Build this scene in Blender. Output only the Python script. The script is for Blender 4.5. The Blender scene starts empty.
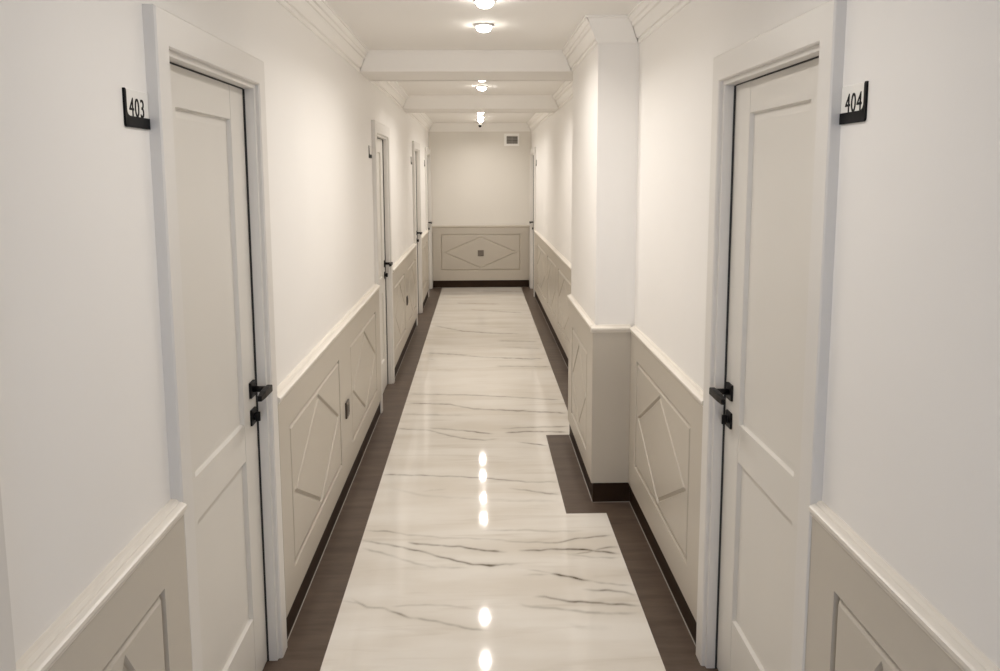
import bpy, bmesh, math, random
import numpy as np
from mathutils import Matrix, Vector

random.seed(4)
scene = bpy.context.scene
COL = scene.collection

# ------------------------------------------------------------------ helpers
def props(o, label=None, cat=None, group=None, kind=None):
    if label: o['label'] = label
    if cat: o['category'] = cat
    if group: o['group'] = group
    if kind: o['kind'] = kind
    return o

class MB:
    """collects geometry in one bmesh"""
    def __init__(s):
        s.bm = bmesh.new()
    def box(s, x0, x1, y0, y1, z0, z1):
        vs = [s.bm.verts.new((x, y, z)) for x in (x0, x1) for y in (y0, y1) for z in (z0, z1)]
        for f in ((0,1,3,2),(4,6,7,5),(0,4,5,1),(2,3,7,6),(0,2,6,4),(1,5,7,3)):
            s.bm.faces.new([vs[i] for i in f])
        return s
    def tube(s, p0, p1, r0, r1=None, n=20, cap=True):
        r1 = r0 if r1 is None else r1
        p0 = Vector(p0); p1 = Vector(p1); d = (p1-p0).normalized()
        a = d.orthogonal().normalized(); b = d.cross(a)
        A = [s.bm.verts.new(p0+(a*math.cos(t)+b*math.sin(t))*r0) for t in [2*math.pi*i/n for i in range(n)]]
        B = [s.bm.verts.new(p1+(a*math.cos(t)+b*math.sin(t))*r1) for t in [2*math.pi*i/n for i in range(n)]]
        for i in range(n):
            f = s.bm.faces.new((A[i], A[(i+1)%n], B[(i+1)%n], B[i])); f.smooth = True
        if cap:
            s.bm.faces.new(A[::-1]); s.bm.faces.new(B)
        return s
    def lathe(s, c, prof, n=32):
        """prof: (radius, z) about a vertical axis through c"""
        rings = []
        for r, z in prof:
            if r < 1e-6:
                rings.append([s.bm.verts.new((c[0], c[1], c[2]+z))])
            else:
                rings.append([s.bm.verts.new((c[0]+r*math.cos(2*math.pi*i/n), c[1]+r*math.sin(2*math.pi*i/n), c[2]+z)) for i in range(n)])
        for a, b in zip(rings, rings[1:]):
            for i in range(n):
                j = (i+1) % n
                q = [a[i % len(a)], a[j % len(a)], b[j % len(b)], b[i % len(b)]]
                u = []
                for v in q:
                    if v not in u: u.append(v)
                if len(u) > 2:
                    f = s.bm.faces.new(u); f.smooth = True
        return s
    def prism(s, pts, fn, t0, t1):
        """polygon pts (a,b) extruded from t0 to t1, fn(a,b,t)->xyz"""
        A = [s.bm.verts.new(fn(a, b, t0)) for a, b in pts]
        B = [s.bm.verts.new(fn(a, b, t1)) for a, b in pts]
        n = len(pts)
        for i in range(n):
            s.bm.faces.new((A[i], A[(i+1)%n], B[(i+1)%n], B[i]))
        s.bm.faces.new(A[::-1]); s.bm.faces.new(B)
        return s
    def build(s, name, mat, parent=None, bevel=0, seg=2):
        bmesh.ops.remove_doubles(s.bm, verts=s.bm.verts, dist=1e-6)
        bmesh.ops.recalc_face_normals(s.bm, faces=s.bm.faces)
        off = Vector((0, 0, 0)); q = parent
        while q is not None:
            off += q.location; q = q.parent
        bmesh.ops.translate(s.bm, verts=s.bm.verts, vec=-off)
        me = bpy.data.meshes.new(name)
        s.bm.to_mesh(me); s.bm.free()
        me.materials.append(mat)
        o = bpy.data.objects.new(name, me)
        COL.objects.link(o)
        if parent is not None:
            o.parent = parent
        if bevel:
            m = o.modifiers.new('edge', 'BEVEL'); m.width = bevel; m.segments = seg
            m.limit_method = 'ANGLE'; m.angle_limit = math.radians(40)
        return o

def empty(name, loc):
    o = bpy.data.objects.new(name, None); COL.objects.link(o)
    o.location = loc; o.empty_display_size = .1
    return o

# ------------------------------------------------------------------ materials
def mat(name, base, rough=.5, var=.03, scale=6., bump=0., bscale=200., metal=0., spec=.5, stretch=None):
    m = bpy.data.materials.new(name); m.use_nodes = True
    nt = m.node_tree; N = nt.nodes; L = nt.links
    p = N['Principled BSDF']
    p.inputs['Roughness'].default_value = rough
    p.inputs['Metallic'].default_value = metal
    p.inputs['Specular IOR Level'].default_value = spec
    tc = N.new('ShaderNodeTexCoord')
    mp = N.new('ShaderNodeMapping')
    if stretch: mp.inputs['Scale'].default_value = stretch
    L.new(tc.outputs['Object'], mp.inputs['Vector'])
    no = N.new('ShaderNodeTexNoise'); no.inputs['Scale'].default_value = scale; no.inputs['Detail'].default_value = 4
    L.new(mp.outputs[0], no.inputs['Vector'])
    mx = N.new('ShaderNodeMix'); mx.data_type = 'RGBA'
    mx.inputs[6].default_value = [c*(1-var) for c in base]+[1]
    mx.inputs[7].default_value = [min(1, c*(1+var)) for c in base]+[1]
    L.new(no.outputs['Fac'], mx.inputs[0]); L.new(mx.outputs[2], p.inputs['Base Color'])
    if bump:
        n2 = N.new('ShaderNodeTexNoise'); n2.inputs['Scale'].default_value = bscale; n2.inputs['Detail'].default_value = 3
        L.new(tc.outputs['Object'], n2.inputs['Vector'])
        b = N.new('ShaderNodeBump'); b.inputs['Strength'].default_value = bump; b.inputs['Distance'].default_value = .001
        L.new(n2.outputs['Fac'], b.inputs['Height']); L.new(b.outputs[0], p.inputs['Normal'])
    return m

def emit(name, col, s):
    m = bpy.data.materials.new(name); m.use_nodes = True
    p = m.node_tree.nodes['Principled BSDF']
    p.inputs['Base Color'].default_value = (.9, .9, .88, 1)
    p.inputs['Emission Color'].default_value = (*col, 1)
    p.inputs['Emission Strength'].default_value = s
    return m

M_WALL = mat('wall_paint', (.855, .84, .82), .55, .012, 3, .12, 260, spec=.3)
M_WALLE = mat('end_wall_paint', (.76, .735, .69), .55, .012, 3, .12, 260, spec=.3)  # darker and more beige than the side wall colour
M_CEIL = mat('ceiling_paint', (.84, .825, .80), .8, .01, 2, spec=.2)
M_PLAST = mat('moulding_plaster', (.88, .865, .84), .5, .01, 5)
M_WAIN = mat('beige_lacquer', (.505, .464, .402), .32, .02, 4, .03, 120)
M_RAIL = mat('rail_lacquer', (.74, .70, .635), .32, .02, 4)  # panel lacquer lightened: light on the upward-facing rail put into its colour
M_DOOR = mat('door_lacquer', (.70, .678, .638), .38, .015, 4, .03, 150)
M_CASE = mat('casing_lacquer', (.715, .695, .665), .36, .015, 5)
M_JAMB = mat('jamb_shadow_seal', (.03, .03, .03), .8, .05)  # near-black, paints the shade in the door gaps
M_BASE = mat('dark_skirting_tile', (.030, .017, .010), .5, .25, 9, spec=.12, stretch=(1, .3, 1))
M_SEAL = mat('light_joint_filler', (.34, .31, .275), .4, .05, 30)
M_BLACK = mat('black_metal', (.006, .005, .005), .38, .1, 40, spec=.2)
M_BLACKP = mat('black_acrylic', (.006, .006, .007), .5, .1, 40, spec=.1)
M_WHITEP = mat('white_acrylic', (.84, .83, .80), .25, .01, 10)
M_BROWN = mat('bronze_plastic', (.055, .040, .028), .35, .1, 60)
M_TAUPE = mat('taupe_plastic', (.16, .135, .11), .4, .1, 60)
M_VENTD = mat('vent_interior', (.12, .11, .10), .7, .1, 40)
M_VENTS = mat('vent_slat_paint', (.40, .385, .36), .45, .04, 40)
M_VENTF = mat('vent_frame_paint', (.92, .91, .89), .4, .01, 20)
M_CHROME = mat('satin_ring_metal', (.80, .79, .77), .25, .02, 40, metal=.6)
M_LENS = emit('downlight_lens_glow', (1.0, .94, .85), 48)
M_CAMW = mat('camera_white_plastic', (.80, .79, .77), .4, .02, 40)

# polished marble : light cream stone, the vein strength comes from a mesh attribute broken up by noise
def marble():
    m = bpy.data.materials.new('polished_marble'); m.use_nodes = True
    nt = m.node_tree; N = nt.nodes; L = nt.links; p = N['Principled BSDF']
    p.inputs['Roughness'].default_value = .05
    p.inputs['IOR'].default_value = 1.5
    tc = N.new('ShaderNodeTexCoord'); mp = N.new('ShaderNodeMapping')
    mp.inputs['Scale'].default_value = (1.0, 4.0, 1.0)
    mp.inputs['Rotation'].default_value = (0, 0, .06)
    L.new(tc.outputs['Object'], mp.inputs['Vector'])
    cl = N.new('ShaderNodeTexNoise'); cl.inputs['Scale'].default_value = 1.4; cl.inputs['Detail'].default_value = 5
    L.new(mp.outputs[0], cl.inputs['Vector'])
    mx = N.new('ShaderNodeMix'); mx.data_type = 'RGBA'
    mx.inputs[6].default_value = (.70, .655, .59, 1); mx.inputs[7].default_value = (.79, .76, .71, 1)
    r = N.new('ShaderNodeMapRange'); r.inputs[1].default_value = .32; r.inputs[2].default_value = .62
    L.new(cl.outputs['Fac'], r.inputs[0]); L.new(r.outputs[0], mx.inputs[0])
    # fine background streaks
    mp2 = N.new('ShaderNodeMapping'); mp2.inputs['Scale'].default_value = (.9, 9.0, 1.0); mp2.inputs['Rotation'].default_value = (0, 0, .05)
    L.new(tc.outputs['Object'], mp2.inputs['Vector'])
    st = N.new('ShaderNodeTexNoise'); st.inputs['Scale'].default_value = 1.6; st.inputs['Detail'].default_value = 6; st.inputs['Distortion'].default_value = .6
    L.new(mp2.outputs[0], st.inputs['Vector'])
    sr = N.new('ShaderNodeMapRange'); sr.inputs[1].default_value = .56; sr.inputs[2].default_value = .74; sr.inputs[4].default_value = .34
    L.new(st.outputs['Fac'], sr.inputs[0])
    mx2 = N.new('ShaderNodeMix'); mx2.data_type = 'RGBA'; mx2.inputs[7].default_value = (.46, .40, .32, 1)
    L.new(sr.outputs[0], mx2.inputs[0]); L.new(mx.outputs[2], mx2.inputs[6])
    # drawn veins
    at = N.new('ShaderNodeAttribute'); at.attribute_name = 'vein'
    br = N.new('ShaderNodeTexNoise'); br.inputs['Scale'].default_value = 14; br.inputs['Detail'].default_value = 4
    L.new(tc.outputs['Object'], br.inputs['Vector'])
    brr = N.new('ShaderNodeMapRange'); brr.inputs[1].default_value = .3; brr.inputs[2].default_value = .65; brr.inputs[3].default_value = .45; brr.inputs[4].default_value = 1.25
    L.new(br.outputs['Fac'], brr.inputs[0])
    mu = N.new('ShaderNodeMath'); mu.operation = 'MULTIPLY'; mu.use_clamp = True
    L.new(at.outputs['Fac'], mu.inputs[0]); L.new(brr.outputs[0], mu.inputs[1])
    mx3 = N.new('ShaderNodeMix'); mx3.data_type = 'RGBA'; mx3.inputs[7].default_value = (.085, .066, .034, 1)
    L.new(mu.outputs[0], mx3.inputs[0]); L.new(mx2.outputs[2], mx3.inputs[6])
    L.new(mx3.outputs[2], p.inputs['Base Color'])
    return m
M_MARBLE = marble()

def border_mat():
    m = bpy.data.materials.new('dark_border_tile'); m.use_nodes = True
    nt = m.node_tree; N = nt.nodes; L = nt.links; p = N['Principled BSDF']
    p.inputs['Roughness'].default_value = .4; p.inputs['Specular IOR Level'].default_value = .3
    tc = N.new('ShaderNodeTexCoord'); mp = N.new('ShaderNodeMapping'); mp.inputs['Scale'].default_value = (1.2, 7, 1)
    L.new(tc.outputs['Object'], mp.inputs['Vector'])
    n = N.new('ShaderNodeTexNoise'); n.inputs['Scale'].default_value = 2.2; n.inputs['Detail'].default_value = 7; n.inputs['Roughness'].default_value = .65
    L.new(mp.outputs[0], n.inputs['Vector'])
    rp = N.new('ShaderNodeValToRGB')
    rp.color_ramp.elements[0].position = .30; rp.color_ramp.elements[0].color = (.066, .046, .034, 1)
    rp.color_ramp.elements[1].position = .72; rp.color_ramp.elements[1].color = (.128, .092, .069, 1)
    L.new(n.outputs['Fac'], rp.inputs[0]); L.new(rp.outputs[0], p.inputs['Base Color'])
    b = N.new('ShaderNodeBump'); b.inputs['Strength'].default_value = .15; b.inputs['Distance'].default_value = .001
    L.new(n.outputs['Fac'], b.inputs['Height']); L.new(b.outputs[0], p.inputs['Normal'])
    return m
M_BORDER = border_mat()

# ------------------------------------------------------------------ camera
F = 780.; CAMZ = 1.74; PPX, PPY = 500., 272.11
ROT = np.array([[0.9996200325747625, 0.006874313717018759, -0.026693337860802063],
                [-0.02734053388395865, 0.1241307237784668, -0.9918891362552441],
                [-0.0035050937463968032, 0.9922420608022793, 0.12427150555406892]])
cd = bpy.data.cameras.new('camera'); cam = bpy.data.objects.new('camera', cd); COL.objects.link(cam)
cd.sensor_width = 36; cd.lens = F*36/1000; cd.shift_y = -(335.5-PPY)/1000
cd.clip_start = .02
mw = Matrix.Identity(4)
for i in range(3):
    for j in range(3): mw[i][j] = ROT[i, j]
mw.translation = (0, 0, CAMZ)
cam.matrix_world = mw
scene.camera = cam

# ------------------------------------------------------------------ dimensions (metres; y runs down the corridor)
XL, XR = -.751, .807          # upper wall planes
WL, WR = -.722, .785          # face of the panelling
YE = 12.01                    # end wall
YB = -2.6                     # window wall behind the camera
ZC, ZB = 2.51, 2.388          # ceiling, beam underside / bottom of crown
PX, PXW = .602, .587          # pillar: wall face, panelling face
PY0, PY1 = 3.985, 5.045
DADO = .956
BASEH = .112
CASING = .722, .780           # casing faces (left, right)
DL = [(.253, 1.148), (1.828, 2.728), (5.585, 6.482), (8.945, 9.84), (11.065, 11.96)]
DR = [(1.742, 2.634), (11.02, 11.915)]

# ------------------------------------------------------------------ walls
def wall_side(name, x0, x1, doors, label):
    b = MB(); y = YB-.15; top = ZC+.12
    for a, c in doors:
        b.box(x0, x1, y, a+.045, -.05, top)
        b.box(x0, x1, a+.045, c-.045, 2.075, top)
        y = c-.045
    b.box(x0, x1, y, YE+.15, -.05, top)
    return props(b.build(name, M_WALL), label, 'wall', kind='structure')
wall_side('wall_left', XL-.30, XL, DL, 'white painted left corridor wall with four dark-gapped doors')
wall_side('wall_right', XR, XR+.30, DR, 'white painted right corridor wall beside the pillar')
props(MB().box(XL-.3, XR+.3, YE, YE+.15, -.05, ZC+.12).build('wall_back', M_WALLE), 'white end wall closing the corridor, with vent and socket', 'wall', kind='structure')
props(MB().box(PX, XR, PY0, PY1, -.02, ZC+.05).build('wall_pillar', M_WALL), 'white square pillar stepping out of the right wall', 'wall', kind='structure')
# window wall behind the camera
b = MB()
b.box(XL-.3, XR+.3, YB-.15, YB, -.05, .25); b.box(XL-.3, XR+.3, YB-.15, YB, 2.35, ZC+.12)
b.box(XL-.3, -.62, YB-.15, YB, .25, 2.35); b.box(.68, XR+.3, YB-.15, YB, .25, 2.35)
props(b.build('wall_front', M_WALL), 'white wall behind the viewer around the corridor window', 'wall', kind='structure')
b = MB()
for q in ((-.62, -.57), (.63, .68), (.005, .055)):
    b.box(q[0], q[1], YB-.11, YB-.05, .25, 2.35)
b.box(-.62, .68, YB-.11, YB-.05, .25, .31); b.box(-.62, .68, YB-.11, YB-.05, 2.29, 2.35)
props(b.build('window_1', M_CASE), 'white framed window at the near end of the corridor behind the viewer', 'window', kind='structure')

# ceiling + beams
props(MB().box(XL-.3, XR+.3, YB-.15, YE+.15, ZC, ZC+.12).build('ceiling', M_CEIL), 'pale painted corridor ceiling in three bays', 'ceiling', kind='structure')
BEAMS = [(5.07, 5.56), (7.89, 8.36)]
for (a, c), lab in zip(BEAMS, ('shallow white ceiling beam meeting the pillar', 'shallow white ceiling beam deeper down the corridor, past the pillar')):
    props(MB().box(XL-.02, XR+.02, a, c, ZB, ZC+.02).build('ceiling_beam', M_CEIL), lab, 'beam', kind='structure')

# crown mouldings swept round each bay
PROF = [(0, -.124), (.004, -.124), (.009, -.119), (.010, -.106), (.006, -.102), (.016, -.100), (.024, -.088), (.034, -.066), (.040, -.056),
        (.036, -.052), (.046, -.050), (.052, -.036), (.048, -.032), (.058, -.030), (.066, -.018), (.068, -.012), (.076, -.011), (.076, 0), (0, 0)]
def crown(n, path, label):
    b = MB(); P = [Vector(p) for p in path]; k = len(P)
    plain = [(0, -.124), (.006, -.124), (.010, -.121)]+[(.010+.052*t/12, -.121+.105*t/12) for t in range(1, 13)]+[(.066, -.012), (.076, -.011), (.076, 0), (0, 0)]
    rings = []; flat = []
    for i in range(k):
        d0 = (P[i]-P[i-1]).normalized(); d1 = (P[(i+1) % k]-P[i]).normalized()
        n0 = Vector((-d0.y, d0.x)); n1 = Vector((-d1.y, d1.x))
        off = n0+n1
        rings.append([b.bm.verts.new((P[i].x+off.x*d, P[i].y+off.y*d, ZC+z+.0005)) for d, z in PROF])
        flat.append([b.bm.verts.new((P[i].x+off.x*d, P[i].y+off.y*d, ZC+z+.0005)) for d, z in plain])
    m = len(PROF)
    assert m == len(plain)
    for i in range(k):
        along = abs(P[(i+1) % k].y-P[i].y) > .01
        A, B = (rings[i], rings[(i+1) % k]) if along else (flat[i], flat[(i+1) % k])
        for j in range(m-1):
            b.bm.faces.new((A[j], A[j+1], B[j+1], B[j]))
    props(b.build('trim_%d' % n, M_PLAST), label, 'crown moulding', kind='structure')
crown(1, [(XL, YB), (XR, YB), (XR, PY0), (PX, PY0), (PX, BEAMS[0][0]), (XL, BEAMS[0][0])], 'stepped white crown moulding around the nearest ceiling bay and the pillar')
crown(2, [(XL, BEAMS[0][1]), (XR, BEAMS[0][1]), (XR, BEAMS[1][0]), (XL, BEAMS[1][0])], 'stepped white crown moulding around the middle ceiling bay')
crown(3, [(XL, BEAMS[1][1]), (XR, BEAMS[1][1]), (XR, YE), (XL, YE)], 'stepped white crown moulding around the farthest ceiling bay')

# ------------------------------------------------------------------ surface mappings: (u along, v up, d out into the corridor)
def on_left(u, v, d):  return (WL+d, u, v)
def on_right(u, v, d): return (WR-d, u, v)
def on_pil(u, v, d):   return (PXW-d, u, v)
def on_pilf(u, v, d):  return (u, 3.957-d, v)
def on_end(u, v, d):   return (u, 11.99-d, v)

def loop_verts(bm, fn, pts, d):
    return [bm.verts.new(fn(u, v, d)) for u, v in pts]
def rect(u0, u1, v0, v1): return [(u0, v0), (u1, v0), (u1, v1), (u0, v1)]
def inset_rect(r, w):
    (u0, v0), (u1, v1) = r[0], r[2]
    return rect(u0+w, u1-w, v0+w, v1-w)
def diamond(cu, cv, a, b): return [(cu-a, cv), (cu, cv-b), (cu+a, cv), (cu, cv+b)]
def bridge(bm, A, B):
    n = len(A)
    for i in range(n): bm.faces.new((A[i], A[(i+1) % n], B[(i+1) % n], B[i]))
def fill(bm, loops, normal):
    es = []
    for Lp in loops:
        n = len(Lp)
        for i in range(n):
            e = bm.edges.get((Lp[i], Lp[(i+1) % n])) or bm.edges.new((Lp[i], Lp[(i+1) % n]))
            es.append(e)
    bmesh.ops.triangle_fill(bm, use_beauty=True, use_dissolve=False, edges=es, normal=normal)

def grooved(fn, u0, u1, v0, v1, thick, rects, prof, dprof=None, dgap=.014):
    """flat panel with milled rectangles; prof = [(inset, depth)...]; dprof mills a diamond inside each rectangle"""
    b = MB(); bm = b.bm
    nrm = Vector(fn(0, 0, 1))-Vector(fn(0, 0, 0))
    outer = loop_verts(bm, fn, rect(u0, u1, v0, v1), 0)
    back = loop_verts(bm, fn, rect(u0, u1, v0, v1), -thick)
    bridge(bm, outer, back); bm.faces.new(back)
    holes = []
    for r in rects:
        R = rect(*r)
        prev = loop_verts(bm, fn, R, 0); holes.append(prev)
        for w, d in prof:
            cur = loop_verts(bm, fn, inset_rect(R, w), -d); bridge(bm, prev, cur); prev = cur
        inner = prev; base = -prof[-1][1]
        if dprof:
            cu, cv = (r[0]+r[1])/2, (r[2]+r[3])/2
            W = prof[-1][0]
            a, h = (r[1]-r[0])/2-W-dgap, (r[3]-r[2])/2-W-dgap*.25
            hyp = math.hypot(a, h)
            dl = loop_verts(bm, fn, diamond(cu, cv, a, h), base)
            fill(bm, [inner, dl], nrm)
            prev = dl
            for w, d in dprof:
                cur = loop_verts(bm, fn, diamond(cu, cv, a-w*hyp/h, h-w*hyp/a), base-d); bridge(bm, prev, cur); prev = cur
            bm.faces.new(prev)
        else:
            bm.faces.new(prev)
    if holes: fill(bm, [outer]+holes, nrm)
    else: bm.faces.new(outer)
    return b

WPROF = [(.003, .0125), (.007, .0135), (.021, .0015), (.026, .001)]
DPROF = [(.006, .010), (.010, .0105), (.020, .0005)]
RAILP = [(-.004, DADO-.031), (.002, DADO-.031), (.003, DADO-.026), (.009, DADO-.017), (.0095, DADO-.008), (.005, DADO-.005), (-.004, DADO-.001), (-.008, DADO-.001), (-.010, DADO+.001), (-.014, DADO+.005), (-.020, DADO+.006), (-.029, DADO+.006), (-.028, DADO-.031)]
NT = [3]
def wainscot(fn, u0, u1, rects, label, vr=(.234, .800), rail=(0, 0), rmat=None, lift=0):
    NT[0] += 1
    t = empty('trim_%d' % NT[0], fn((u0+u1)/2, 0, 0))
    props(t, label, 'wall panelling', kind='structure')
    grooved(fn, u0, u1, BASEH, DADO-.030+lift, .0145, [(a, c, vr[0], vr[1]) for a, c in rects], WPROF, DPROF).build('panel', M_WAIN, t)
    b = MB(); b.prism(RAILP, lambda a, z, u: fn(u, z+lift, a), u0+rail[0], u1+rail[1])
    b.build('dado_rail', rmat or M_RAIL, t)
    return t
wainscot(on_left, 1.148, 1.828, [(1.290, 1.697)], 'short beige panel with one diamond, left wall in front of the nearest left door', (.235, .806))
wainscot(on_left, 2.728, 5.585, [(2.880, 3.94), (4.29, 5.365)], 'beige panelling with two diamonds and a dark socket, left wall beyond the nearest left door')
wainscot(on_left, 6.482, 8.945, [(6.60, 7.50), (7.90, 8.82)], 'beige panelling with a dark socket between the second and third left doors', (.24, .795))
wainscot(on_left, 9.84, 11.065, [(9.95, 10.85)], 'narrow beige panelling between the two farthest left doors', (.26, .815))
wainscot(on_right, -.2, 1.742, [(.0, .95), (1.199, 1.615)], 'beige panelling with a diamond below the 404 sign, nearest on the right', (.255, .817), lift=.010)
wainscot(on_right, 2.634, 3.957, [(2.798, 3.800)], 'beige panel with one diamond between door 404 and the pillar', (.256, .809))
wainscot(on_pilf, PXW, WR, [], 'plain narrow beige panel on the near face of the pillar', rail=(-.0095, 0))
wainscot(on_pil, 3.972, PY1, [(4.165, 4.86)], 'beige panel with one diamond on the corridor face of the pillar', (.214, .778), rail=(0, .012))
wainscot(on_right, PY1, 11.02, [(5.37, 6.35), (6.60, 7.68), (7.93, 8.92), (9.16, 10.50)], 'long beige panelling on the right wall behind the pillar', (.255, .812))
wainscot(on_end, -.717, .776, [(-.59, .641)], 'beige panel with one wide diamond on the end wall', (.268, .827), rmat=M_WAIN)

# ------------------------------------------------------------------ skirting
def skirting(name, parts, label):
    t = MB(); s = MB()
    for fn, a, c in parts:
        t.prism([(-.022, -.01), (-.011, -.01), (-.011, BASEH), (-.022, BASEH)], lambda d, z, u, fn=fn: fn(u, z, d), a, c)
        s.prism([(-.012, -.004), (-.0075, -.004), (-.008, .0012), (-.012, .002)], lambda d, z, u, fn=fn: fn(u, z, d), a, c)
    o = props(t.build(name, M_BASE), label, 'baseboard', kind='structure')
    props(s.build('joint_filler', M_SEAL, o), 'thin pale joint line where the skirting meets the floor')
    return o
def gaps(doors, a, e):
    out = []; y = a
    for p, q in doors:
        if p > y: out.append((y, p))
        y = q
    if e > y: out.append((y, e))
    return out
skirting('baseboard_left', [(on_left, a, c) for a, c in gaps(DL, -2.6, 11.99)], 'dark brown tile skirting along the left wall')
skirting('baseboard_right', [(on_right, -2.6, 1.742), (on_right, 2.634, 3.967), (on_right, PY1, 11.02), (on_right, 11.915, 11.99)],
         'dark brown tile skirting along the right wall')
skirting('baseboard_pillar', [(on_pilf, PXW+.011, WR+.011), (on_pil, 3.980, PY1)], 'dark brown tile skirting around the pillar')
skirting('baseboard_back', [(on_end, -.717, .776)], 'dark brown tile skirting across the end wall')

# ------------------------------------------------------------------ floor
fl = props(MB().box(XL-.3, XR+.3, YB-.15, YE+.15, -.08, -.004).build('floor', M_BORDER), 'dark tile corridor floor with a polished veined marble runner', 'floor', kind='structure')
ML, MR, MP = -.573, .649, .441
MY0, MY1 = 3.832, 5.06
b = MB()
def slab(x0, x1, y0, y1): b.box(x0, x1, y0, y1, -.004, .0)
slab(XL-.2, ML, YB, YE); slab(MR, XR+.2, YB, YE); slab(MP, MR, MY0, MY1)
o = b.build('border_tile', M_BORDER, fl); o['label'] = 'matt dark brown border tiles along both walls'

def unproject(px, py):
    v = ROT @ np.array([(px-PPX)/F, -(py-PPY)/F, -1.])
    t = -CAMZ/v[2]
    return v[0]*t, v[1]*t
def zoomed(x0, y0, s, pts): return [unproject(x0+a/s, y0+c/s) for a, c in pts]
VEINS = []   # (points on the floor, half width m, strength at start..end list)
def vein(x0, y0, s, pts, w, k):
    VEINS.append((np.array(zoomed(x0, y0, s, pts)), w, k if isinstance(k, (list, tuple)) else [k]*len(pts)))
A = (310, 510, 4.167); B_ = (480, 500, 3.926); C3 = (370, 420, 4.348); D4 = (390, 340, 5.); E5 = (410, 280, 6.25)
vein(*A, [(235,85),(330,90),(400,102),(550,115),(740,120)], .009, [.4,.5,.3,.3,.2])
vein(*A, [(225,128),(300,140),(400,160),(480,175),(520,192),(600,208),(680,228),(750,232),(820,226),(880,224)], .010, [.8,.5,.7,.7,.5,.9,.6,.9,.6,.2])
vein(*A, [(410,135),(480,145),(620,152),(680,163),(750,170),(820,176)], .011, [.7,.6,.6,1,.9,.6])
vein(*A, [(215,160),(300,178),(400,212),(520,240),(660,240)], .012, [.25,.3,.3,.2,.25])
vein(*A, [(170,365),(235,405),(310,412),(380,435),(420,450),(560,470),(680,500),(750,500)], .009, [.3,.7,.45,.7,.4,.4,.5,.4])
vein(*A, [(330,400),(550,395),(690,415)], .008, [.2,.3,.15])
vein(*A, [(120,380),(200,385),(240,408)], .007, [.2,.3,.3])
vein(*B_, [(0,150),(150,165),(300,168),(390,150),(450,145),(520,138)], .010, [.2,.3,.5,.7,.7,.4])
vein(*B_, [(0,120),(170,118),(300,124),(420,120)], .012, [.2,.3,.25,.1])
vein(*B_, [(0,197),(60,200),(105,205)], .010, [.9,.8,.2])
vein(*B_, [(155,197),(240,198),(300,192),(400,195),(480,202),(548,212)], .011, [.6,.7,.9,1,.9,.8])
vein(*B_, [(330,215),(420,208),(470,190),(540,184)], .010, [.3,.5,.5,.6])
vein(*B_, [(300,205),(430,225),(550,226)], .010, [.2,.3,.3])
vein(*B_, [(0,257),(60,252),(150,255)], .010, [.8,.6,.2])
vein(*B_, [(275,289),(340,300),(400,312),(440,318)], .011, [1,1,1,.6])
vein(*B_, [(160,297),(275,289)], .010, [.1,.35]); vein(*B_, [(440,318),(500,330),(600,336)], .009, [.5,.4,.4])
vein(*B_, [(170,270),(280,285)], .008, [.1,.4])
vein(*B_, [(400,352),(500,355),(560,362),(605,372)], .010, [.3,.7,.5,.8])
vein(*B_, [(210,380),(255,381),(300,389),(370,400),(480,405),(625,416)], .010, [.3,1,.8,.9,.7,.8])
vein(*B_, [(150,405),(200,420),(340,430),(450,445),(630,445)], .012, [.2,.35,.3,.4,.25])
vein(*B_, [(340,490),(420,500),(520,505)], .020, [.1,.15,.05])
vein(*C3, [(125,38),(200,42),(260,45),(350,70),(420,82),(500,88),(560,80)], .016, [.7,.3,.4,.6,.6,.4,.2])
vein(*C3, [(260,35),(400,45),(480,55),(540,60)], .016, [.3,.5,.8,.3]); vein(*C3, [(590,55),(700,50),(850,52)], .016, [.8,.8,.7])
vein(*C3, [(560,38),(700,32),(860,28)], .016, [.2,.5,.5])
vein(*C3, [(640,95),(700,103),(770,112)], .012, [.4,.8,.7])
vein(*C3, [(60,238),(200,240),(420,248),(560,258),(680,270),(820,270)], .012, [.6,.5,.6,.6,.5,.3])
vein(*C3, [(600,296),(720,312),(820,325)], .012, [.2,.6,.7])
vein(*C3, [(230,310),(330,300)], .014, [.15,.25])
vein(*C3, [(100,300),(240,330),(420,340),(600,350),(820,352)], .02, [.12,.15,.1,.15,.15])
vein(*D4, [(100,270),(400,275),(600,285),(850,300)], .020, [.4,.5,.45,.35])
vein(*D4, [(95,315),(300,322),(420,345),(600,352),(880,365)], .020, [.5,.6,.5,.7,.6])
vein(*D4, [(60,370),(230,375),(420,378)], .025, [.2,.3,.1])
vein(*D4, [(180,65),(300,70),(450,85),(700,95),(770,92)], .025, [.4,.6,.4,.8,.3])
vein(*D4, [(530,130),(800,135)], .025, [.3,.5]); vein(*D4, [(190,95),(230,100)], .02, [.5,.2]); vein(*D4, [(230,150),(330,152)], .02, [.3,.2])
vein(*E5, [(290,145),(560,150)], .05, [0.28, 0.21]); vein(*E5, [(380,185),(700,205)], .045, [0.21, 0.28])
vein(*E5, [(150,285),(330,320),(560,335),(680,335)], .035, [0.28, 0.56, 0.35, 0.28]); vein(*E5, [(550,380),(800,385)], .032, [0.35, 0.28])
vein(*E5, [(150,460),(380,470)], .03, [0.35, 0.35]); vein(*E5, [(600,420),(820,430)], .03, [0.21, 0.28]); vein(*E5, [(450,70),(700,72)], .07, [0.21, 0.21])
rs = np.random.RandomState(3)
for k in range(9):                     # stretch under and behind the viewer, outside the photograph
    y = -2.4+k*.52; x = np.linspace(ML, MR, 6)
    VEINS.append((np.stack([x, y+rs.uniform(-.05, .05, 6).cumsum()], 1), .010, list(rs.uniform(.2, .9, 6))))

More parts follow.
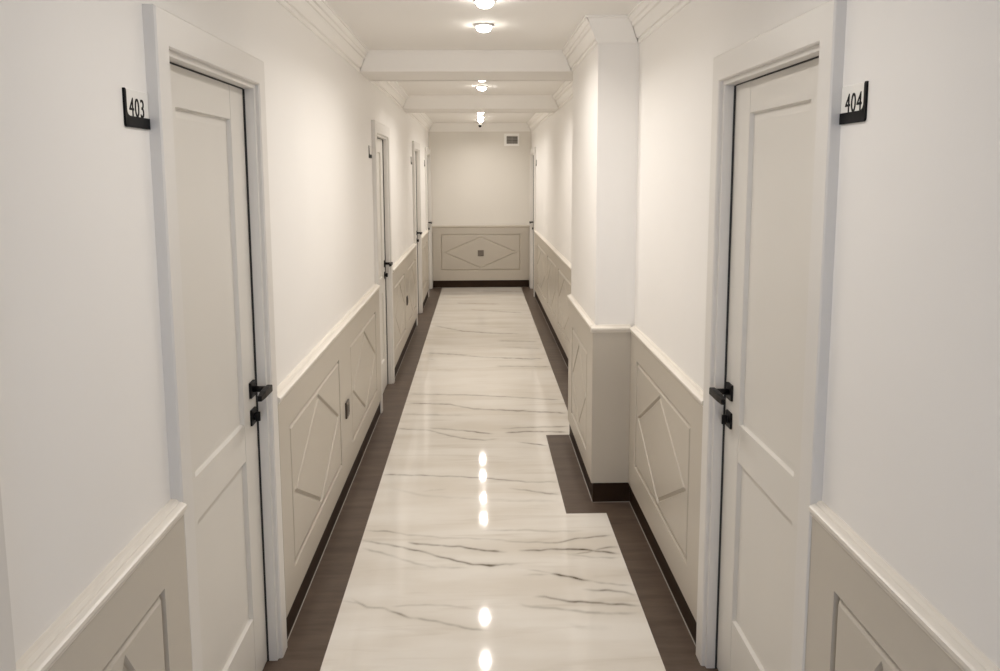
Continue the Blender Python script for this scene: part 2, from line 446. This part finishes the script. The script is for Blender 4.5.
def marble_floor():
    ys = np.concatenate([np.arange(YB, 2.45, .02), np.arange(2.45, 7.0, .006), np.arange(7.0, 11.975, .014), [11.99]])
    xs = np.concatenate([np.linspace(ML, MP, 130), np.linspace(MP, MR, 27)[1:]])
    # rows at the notch
    for q in (MY0, MY1): ys[np.argmin(np.abs(ys-q))] = q
    nx, ny = len(xs), len(ys)
    X, Y = np.meshgrid(xs, ys)
    # slow waviness keeps the veins irregular
    wob = .0025*np.sin(X*37+Y*11)+.002*np.sin(X*71-Y*29)
    V = np.zeros_like(X)
    for P, w, ks in VEINS:
        o = np.argsort(P[:, 0]); P = P[o]; ks = np.array(ks)[o]
        yc = np.interp(xs, P[:, 0], P[:, 1]); kk = np.interp(xs, P[:, 0], ks)
        e = np.clip(np.minimum(xs-P[0, 0], P[-1, 0]-xs)/.05+.2, 0, 1)
        lo, hi = ys.searchsorted(P[:, 1].min()-.4), ys.searchsorted(P[:, 1].max()+.4)
        d = np.abs(Y[lo:hi]+wob[lo:hi]-yc[None, :])
        prof = np.exp(-(d/(w*.75))**2)*.85+np.exp(-d/(w*2.6))*.16
        V[lo:hi] = np.maximum(V[lo:hi], prof*(kk*e)[None, :])
    idx = np.arange(nx*ny).reshape(ny, nx)
    q = np.stack([idx[:-1, :-1], idx[:-1, 1:], idx[1:, 1:], idx[1:, :-1]], -1).reshape(-1, 4)
    cx = (xs[:-1]+xs[1:])/2; cy = (ys[:-1]+ys[1:])/2
    CX, CY = np.meshgrid(cx, cy)
    keep = ~((CX > MP) & (CY > MY0) & (CY < MY1)).ravel()
    q = q[keep]
    me = bpy.data.meshes.new('marble_runner')
    co = np.stack([X, Y, np.full_like(X, .0002)], -1).reshape(-1, 3).astype(np.float32)
    me.vertices.add(len(co)); me.vertices.foreach_set('co', co.ravel())
    me.loops.add(q.size); me.loops.foreach_set('vertex_index', q.ravel().astype(np.int32))
    me.polygons.add(len(q)); me.polygons.foreach_set('loop_start', np.arange(0, q.size, 4, dtype=np.int32))
    me.polygons.foreach_set('loop_total', np.full(len(q), 4, np.int32))
    me.update(calc_edges=True)
    at = me.attributes.new('vein', 'FLOAT', 'POINT'); at.data.foreach_set('value', V.ravel().astype(np.float32))
    me.materials.append(M_MARBLE)
    o = bpy.data.objects.new('marble_runner', me); COL.objects.link(o)
    o.parent = fl; o['label'] = 'polished cream marble runner with brown veins'
    return o
marble_floor()

# ------------------------------------------------------------------ doors
LEAFPROF = [(.003, .012), (.006, .0128), (.026, .0108)]
def make_door(n, side, y0, y1, label, handle=True):
    s = -1 if side == 'L' else 1
    cas = CASING[0] if side == 'L' else CASING[1]
    def P(u, v, d): return (s*(cas-d), u, v)        # d measured out of the casing face into the corridor
    root = empty('door_%d' % n, (s*(cas+.05), (y0+y1)/2, 0))
    props(root, label, 'door', kind='structure')
    W = .072; top = 2.122
    wall = (abs(XL) if side == 'L' else XR)-cas
    # casing: three mitred boards with a small rebate on the inner edge
    prof = [(0, -wall-.002), (0, -.004), (.004, 0), (W-.004, 0), (W, -.004), (W, -.014), (W+.013, -.016), (W+.014, -.03), (W+.013, -.075), (W+.055, -.075), (W+.055, -.11), (.05, -.11), (.05, -wall-.002)]
    b = MB()
    rings = []
    for (u, v, du, dv) in ((y0, -.002, 1, 0), (y0, top, 1, -1), (y1, top, -1, -1), (y1, -.002, -1, 0)):
        rings.append([b.bm.verts.new(P(u+du*a, v+dv*(a*1.0 if a < W*.5 else a+.013), d)) for a, d in prof])
    m = len(prof)
    for A_, B2 in zip(rings, rings[1:]):
        for j in range(m):
            b.bm.faces.new((A_[j], A_[(j+1) % m], B2[(j+1) % m], B2[j]))
    b.bm.faces.new(rings[0]); b.bm.faces.new(rings[-1][::-1])
    b.build('casing', M_CASE, root)
    # leaf
    a, c = y0+W+.017, y1-W-.017; zt = top-W-.030
    def Q(u, v, d): return (s*(cas+.053-d), u, v)
    dz = 0 if side == 'L' else .012
    st = .135
    lm = grooved(Q, a+st, c-st, .006, zt, .04, [(a+st+.002, c-st-.002, .925+dz, 1.915+dz*.8), (a+st+.002, c-st-.002, .245+dz*1.5, .802+dz)], LEAFPROF)
    for q0, q1 in ((a, a+st), (c-st, c)):
        lm.prism(rect(q0, q1, .006, zt), Q, -.04, .0012)
    lf = lm.build('leaf', M_DOOR, root)
    # dark strips standing in for the shade in the gap round the leaf
    sl = MB()
    for q in ((a-.010, a+.012, 0, zt+.008), (c-.012, c+.010, 0, zt+.008)):
        sl.prism(rect(*q), lambda u, v, t: Q(u, v, t), -.046, -.041)
    sl.prism(rect(a, c, zt-.012, zt+.008), lambda u, v, t: Q(u, v, t), -.046, -.041)
    sl.prism(rect(c+.0008, c+.0035, 0, zt+.001), lambda u, v, t: Q(u, v, t), -.03, .0075)
    sl.prism(rect(a-.0035, a-.0008, 0, zt+.001), lambda u, v, t: Q(u, v, t), -.03, .0075)
    sl.prism(rect(a, c, zt+.0008, zt+.0035), lambda u, v, t: Q(u, v, t), -.03, .004)
    sl.build('seal', M_JAMB, root)
    if handle:
        hc = c-.047; hz = 1.022
        h = MB().prism(rect(hc-.026, hc+.026, hz-.027, hz+.027), lambda u, v, t: Q(u, v, t), -.004, .009).build('handle', M_BLACK, root, .0015)
        h['label'] = 'black square rose with lever handle'
        l = MB(); l.tube(Q(hc, hz, .008), Q(hc, hz, .062), .0105, n=16)
        l.build('spindle', M_BLACK, h)
        lv = MB()
        sec = []
        for u, v, w, hh in ((hc+.014, hz, .010, .012), (hc-.03, hz+.001, .0105, .0125), (hc-.07, hz, .010, .012), (hc-.112, hz-.003, .007, .009)):
            sec.append([lv.bm.verts.new(Q(u, v+y, .060+x)) for x, y in ((-w, -hh), (w, -hh), (w, hh), (-w, hh))])
        for A_, B2 in zip(sec, sec[1:]): bridge(lv.bm, A_, B2)
        lv.bm.faces.new(sec[0]); lv.bm.faces.new(sec[-1])
        lv.build('lever', M_BLACK, h, .003, 3)
        k = MB().prism(rect(hc-.026, hc+.026, hz-.122, hz-.068), lambda u, v, t: Q(u, v, t), -.004, .008).build('lock_rose', M_BLACK, root, .0015)
        kb = MB(); kb.tube(Q(hc, hz-.095, .007), Q(hc, hz-.095, .014), .013, n=18)
        kb.prism(rect(hc-.004, hc+.004, hz-.111, hz-.079), lambda u, v, t: Q(u, v, t), .013, .028)
        kb.build('thumb_turn', M_BLACK, k, .001)
    return root
make_door(1, 'L', *DL[0], label='edge of a pale door casing at the lower left corner of the photo', handle=True)
make_door(2, 'L', *DL[1], label='large pale grey two-panel door, nearest whole door on the left wall')
make_door(3, 'L', *DL[2], label='pale two-panel door with black lever, second along the left wall')
make_door(4, 'L', *DL[3], label='narrow-looking pale door, third along the left wall')
make_door(5, 'L', *DL[4], label='pale door at the far end of the left wall beside the end panel')
make_door(6, 'R', *DR[0], label='large pale grey two-panel door beside the 404 sign on the right wall')
make_door(7, 'R', *DR[1], label='pale door at the far end of the right wall beside the end panel')

# ------------------------------------------------------------------ room number signs
def text_mesh(s, size):
    cu = bpy.data.curves.new('digits', 'FONT'); cu.body = s; cu.size = size
    cu.align_x = 'CENTER'; cu.align_y = 'BOTTOM_BASELINE'; cu.extrude = .0006; cu.space_character = 1.12; cu.resolution_u = 6
    o = bpy.data.objects.new('digits', cu); COL.objects.link(o)
    dg = bpy.context.evaluated_depsgraph_get(); dg.update()
    me = bpy.data.meshes.new_from_object(o.evaluated_get(dg))
    bpy.data.objects.remove(o)
    return me
def make_sign(side, u0, u1, z0, z1, text, label, group=None):
    s = -1 if side == 'L' else 1
    xw = XL if side == 'L' else XR
    # a = distance from the edge nearest the viewer, running away along the wall
    def P(a, v, d): return (xw-s*d, u0+a, z0+v)
    w, h = u1-u0, z1-z0
    root = empty('room_number_sign', P(w/2, 0, 0)); props(root, label, 'sign', group)
    MB().prism(rect(.004, w-.001, .004, h-.001), P, .0, .003).build('face_plate', M_WHITEP, root, .0005)
    r = .014; bar = .009; foot = .024
    pts = [(0, h), (0, .007), (.002, .002), (.007, 0), (w, 0), (w, foot)]
    for i in range(7):                      # inside fillet
        t = math.pi/2*i/6
        pts.append((bar+r-r*math.sin(t), foot+r-r*math.cos(t)))
    pts += [(bar, h-.004), (bar-.003, h)]
    MB().prism(pts, P, .0, .0048).build('bracket', M_BLACKP, root)
    if text:
        me = text_mesh(text, .055)
        me.materials.append(M_BLACKP)
        xs = [v.co.x for v in me.vertices]; ys = [v.co.y for v in me.vertices]
        x0, x1, y1 = min(xs), max(xs), max(ys)
        ctr = w*.485; wid = .073; hei = .040
        for v in me.vertices:
            t = (v.co.x-x0)/(x1-x0)-.5
            # reading direction: towards the viewer on the right wall, away on the left wall
            a = ctr+(t if side == 'L' else -t)*wid
            v.co = Vector(P(a, foot-.0005+v.co.y/y1*hei, .0036+v.co.z))-root.location
        bm = bmesh.new(); bm.from_mesh(me); bmesh.ops.recalc_face_normals(bm, faces=bm.faces); bm.to_mesh(me); bm.free()
        o = bpy.data.objects.new('digits', me); COL.objects.link(o); o.parent = root
        o['label'] = 'black room number digits'
    return root
make_sign('L', 1.702, 1.825, 1.844, 1.925, '403', 'black and white room number sign beside the nearest left door')
make_sign('R', 1.626, 1.740, 1.847, 1.929, '404', 'black and white 404 room number sign on the right wall')
make_sign('L', 5.425, 5.545, 1.855, 1.940, None, 'small room number sign beside the second door of the left wall')
make_sign('L', 8.775, 8.895, 1.855, 1.940, None, 'small room number sign beside the third door of the left wall')
make_sign('L', 10.93, 11.05, 1.855, 1.940, None, 'tiny room number sign beside the farthest door of the left wall')
make_sign('R', 10.89, 11.01, 1.855, 1.940, None, 'tiny room number sign beside the far door of the right wall')

# ------------------------------------------------------------------ sockets
def socket(fn, u, v, size, label, mframe, mins):
    root = empty('wall_socket', fn(u, v, 0)); props(root, label, 'socket')
    h = size/2
    MB().prism(rect(u-h, u+h, v-h, v+h), fn, -.002, .009).build('frame', mframe, root, .002)
    i = h*.72
    b = grooved(lambda a, c, d: fn(a, c, d+.011), u-i, u+i, v-i, v+i, .006, [(u-i*.7, u+i*.7, v-i*.7, v+i*.7)], [(.002, .006)])
    ins = b.build('insert', mins, root)
    for k in (-1, 1):
        p = fn(u+k*h*.25, v, .004); q = fn(u+k*h*.25, v, .0075)
        MB().tube(p, q, .003, n=10).build('pin_hole', M_BLACK, ins)
    return root
socket(on_left, 4.118, .484, .088, 'dark bronze socket between two diamonds on the left panelling', M_BROWN, M_BROWN)
socket(on_left, 7.70, .497, .088, 'small dark socket on the left panelling between the second and third doors', M_BROWN, M_BROWN)
socket(on_end, .026, .536, .092, 'taupe socket in the centre of the end wall diamond', M_TAUPE, M_TAUPE)

# ------------------------------------------------------------------ ventilation grille on the end wall
def grille():
    def P(u, v, d): return (u, YE-d, v)
    root = empty('ventilation_grille', P(.508, 2.262, 0))
    props(root, 'white framed grey ventilation grille high on the end wall', 'vent')
    a0, a1, c0, c1 = .394, .621, 2.169, 2.355
    i0, i1, j0, j1 = .430, .599, 2.203, 2.318
    b = MB()
    outer0 = loop_verts(b.bm, P, rect(a0, a1, c0, c1), 0); outer1 = loop_verts(b.bm, P, rect(a0, a1, c0, c1), .012)
    in1 = loop_verts(b.bm, P, rect(i0, i1, j0, j1), .014); in0 = loop_verts(b.bm, P, rect(i0, i1, j0, j1), 0)
    bridge(b.bm, outer0, outer1); bridge(b.bm, outer1, in1); bridge(b.bm, in1, in0); bridge(b.bm, in0, outer0)
    b.build('frame', M_VENTF, root)
    MB().prism(rect(i0, i1, j0, j1), P, .0005, .002).build('back_plate', M_VENTD, root)
    for k in range(5):
        z = j0+(j1-j0)*(k+.5)/5
        MB().prism([(.002, z+.007), (.011, z-.004), (.012, z-.0025), (.003, z+.0085)], lambda d, v, u: P(u, v, d), i0, i1).build('slat', M_VENTS, root)
    MB().prism(rect((i0+i1)/2-.003, (i0+i1)/2+.003, j0, j1), P, .002, .0125).build('centre_bar', M_VENTS, root)
grille()

# ------------------------------------------------------------------ downlights
LY = [1.70, 2.93, 3.58, 4.17, 6.35, 7.02, 9.20, 9.80, 10.58, 11.22]  # first two are unseen extras, added to brighten the near corridor
LX = .033
LLAB = ['downlight above the near doors, out of view over the top edge of the photo', 'downlight just beyond the near doors, out of view over the top edge of the photo', 'glowing downlight cut by the top edge of the photo', 'bright round downlight in the nearest ceiling bay',
        'glowing downlight hidden just behind the first ceiling beam', 'bright round downlight in the middle ceiling bay',
        'glowing downlight hidden just behind the second ceiling beam', 'glowing downlight first seen past the second ceiling beam',
        'glowing downlight third along in the farthest ceiling bay', 'glowing downlight just before the black camera lens']
def copy_tree(o, parent=None):
    c = o.copy(); COL.objects.link(c)
    if parent is not None: c.parent = parent
    for ch in list(o.children): copy_tree(ch, c)
    return c
POWER = [4.6, 3.2, 5.2, 5.4, 6.4, 6.4, 5.0, 5.0, 4.6, 4.6]
def make_light():
    root = empty('ceiling_downlight', (LX, LY[0], ZC))
    MB().lathe((LX, LY[0], ZC), [(.038, -.004), (.041, -.011), (.047, -.011), (.053, -.006), (.054, .0), (.038, .0), (.038, -.004)]).build('trim_ring', M_CHROME, root)
    MB().lathe((LX, LY[0], ZC), [(.0385, -.003), (.0385, -.016), (.035, -.026), (.026, -.033), (.013, -.0365), (0, -.0375)]).build('lens', M_LENS, root)
    return root
first = make_light()
for i, y in enumerate(LY):
    r = first if i == 0 else copy_tree(first)
    r.location = (LX, y, ZC)
    props(r, LLAB[i], 'ceiling light', 'recessed downlights along the corridor ceiling')
    ld = bpy.data.lights.new('downlight_lamp', 'AREA'); ld.energy = POWER[i]; ld.color = (1.0, .94, .875) if i > 1 else (1.0, .955, .91)
    ld.shape = 'DISK'; ld.size = .06; ld.spread = math.radians(150)
    lo = bpy.data.objects.new('downlight_lamp', ld); COL.objects.link(lo); lo.location = (LX, y, ZC-.0385)

# ------------------------------------------------------------------ security camera
def security_camera(x, y):
    root = empty('security_camera', (x, y, ZC)); props(root, 'small white ceiling security camera with black lens near the end wall', 'security camera')
    MB().lathe((x, y, ZC), [(0, .0), (.032, .0), (.032, -.012), (.026, -.018), (.018, -.024), (.013, -.030), (0, -.030)]).build('base', M_CAMW, root)
    MB().lathe((x, y, ZC), [(.012, -.028), (.020, -.036), (.023, -.048), (.022, -.060), (.019, -.066)]).build('housing', M_CAMW, root)
    MB().lathe((x, y, ZC), [(.019, -.065), (.023, -.069), (.022, -.082), (.014, -.092), (0, -.096)]).build('lens', M_BLACKP, root)
security_camera(.027, 11.42)

# ------------------------------------------------------------------ daylight through the near window
w = bpy.data.worlds.new('daylight'); scene.world = w; w.use_nodes = True
bg = w.node_tree.nodes['Background']; bg.inputs[0].default_value = (.62, .74, 1, 1); bg.inputs[1].default_value = .3
ad = bpy.data.lights.new('window_daylight', 'AREA'); ad.shape = 'RECTANGLE'; ad.size = 1.28; ad.size_y = 2.05
ad.energy = 19; ad.color = (.70, .80, 1.0)
ao = bpy.data.objects.new('window_daylight', ad); COL.objects.link(ao)
ao.location = (.03, YB-.02, 1.3); ao.rotation_euler = (math.radians(90), 0, 0)

# ------------------------------------------------------------------ view
vs = scene.view_settings
vs.view_transform = 'Standard'; vs.look = 'None'; vs.gamma = 1; vs.use_curve_mapping = False
vs.exposure = 0.06
scene.cycles.max_bounces = 16; scene.cycles.diffuse_bounces = 12; scene.cycles.glossy_bounces = 6
scene.cycles.use_denoising = True
scene.cycles.caustics_reflective = False
scene.cycles.sample_clamp_indirect = 4
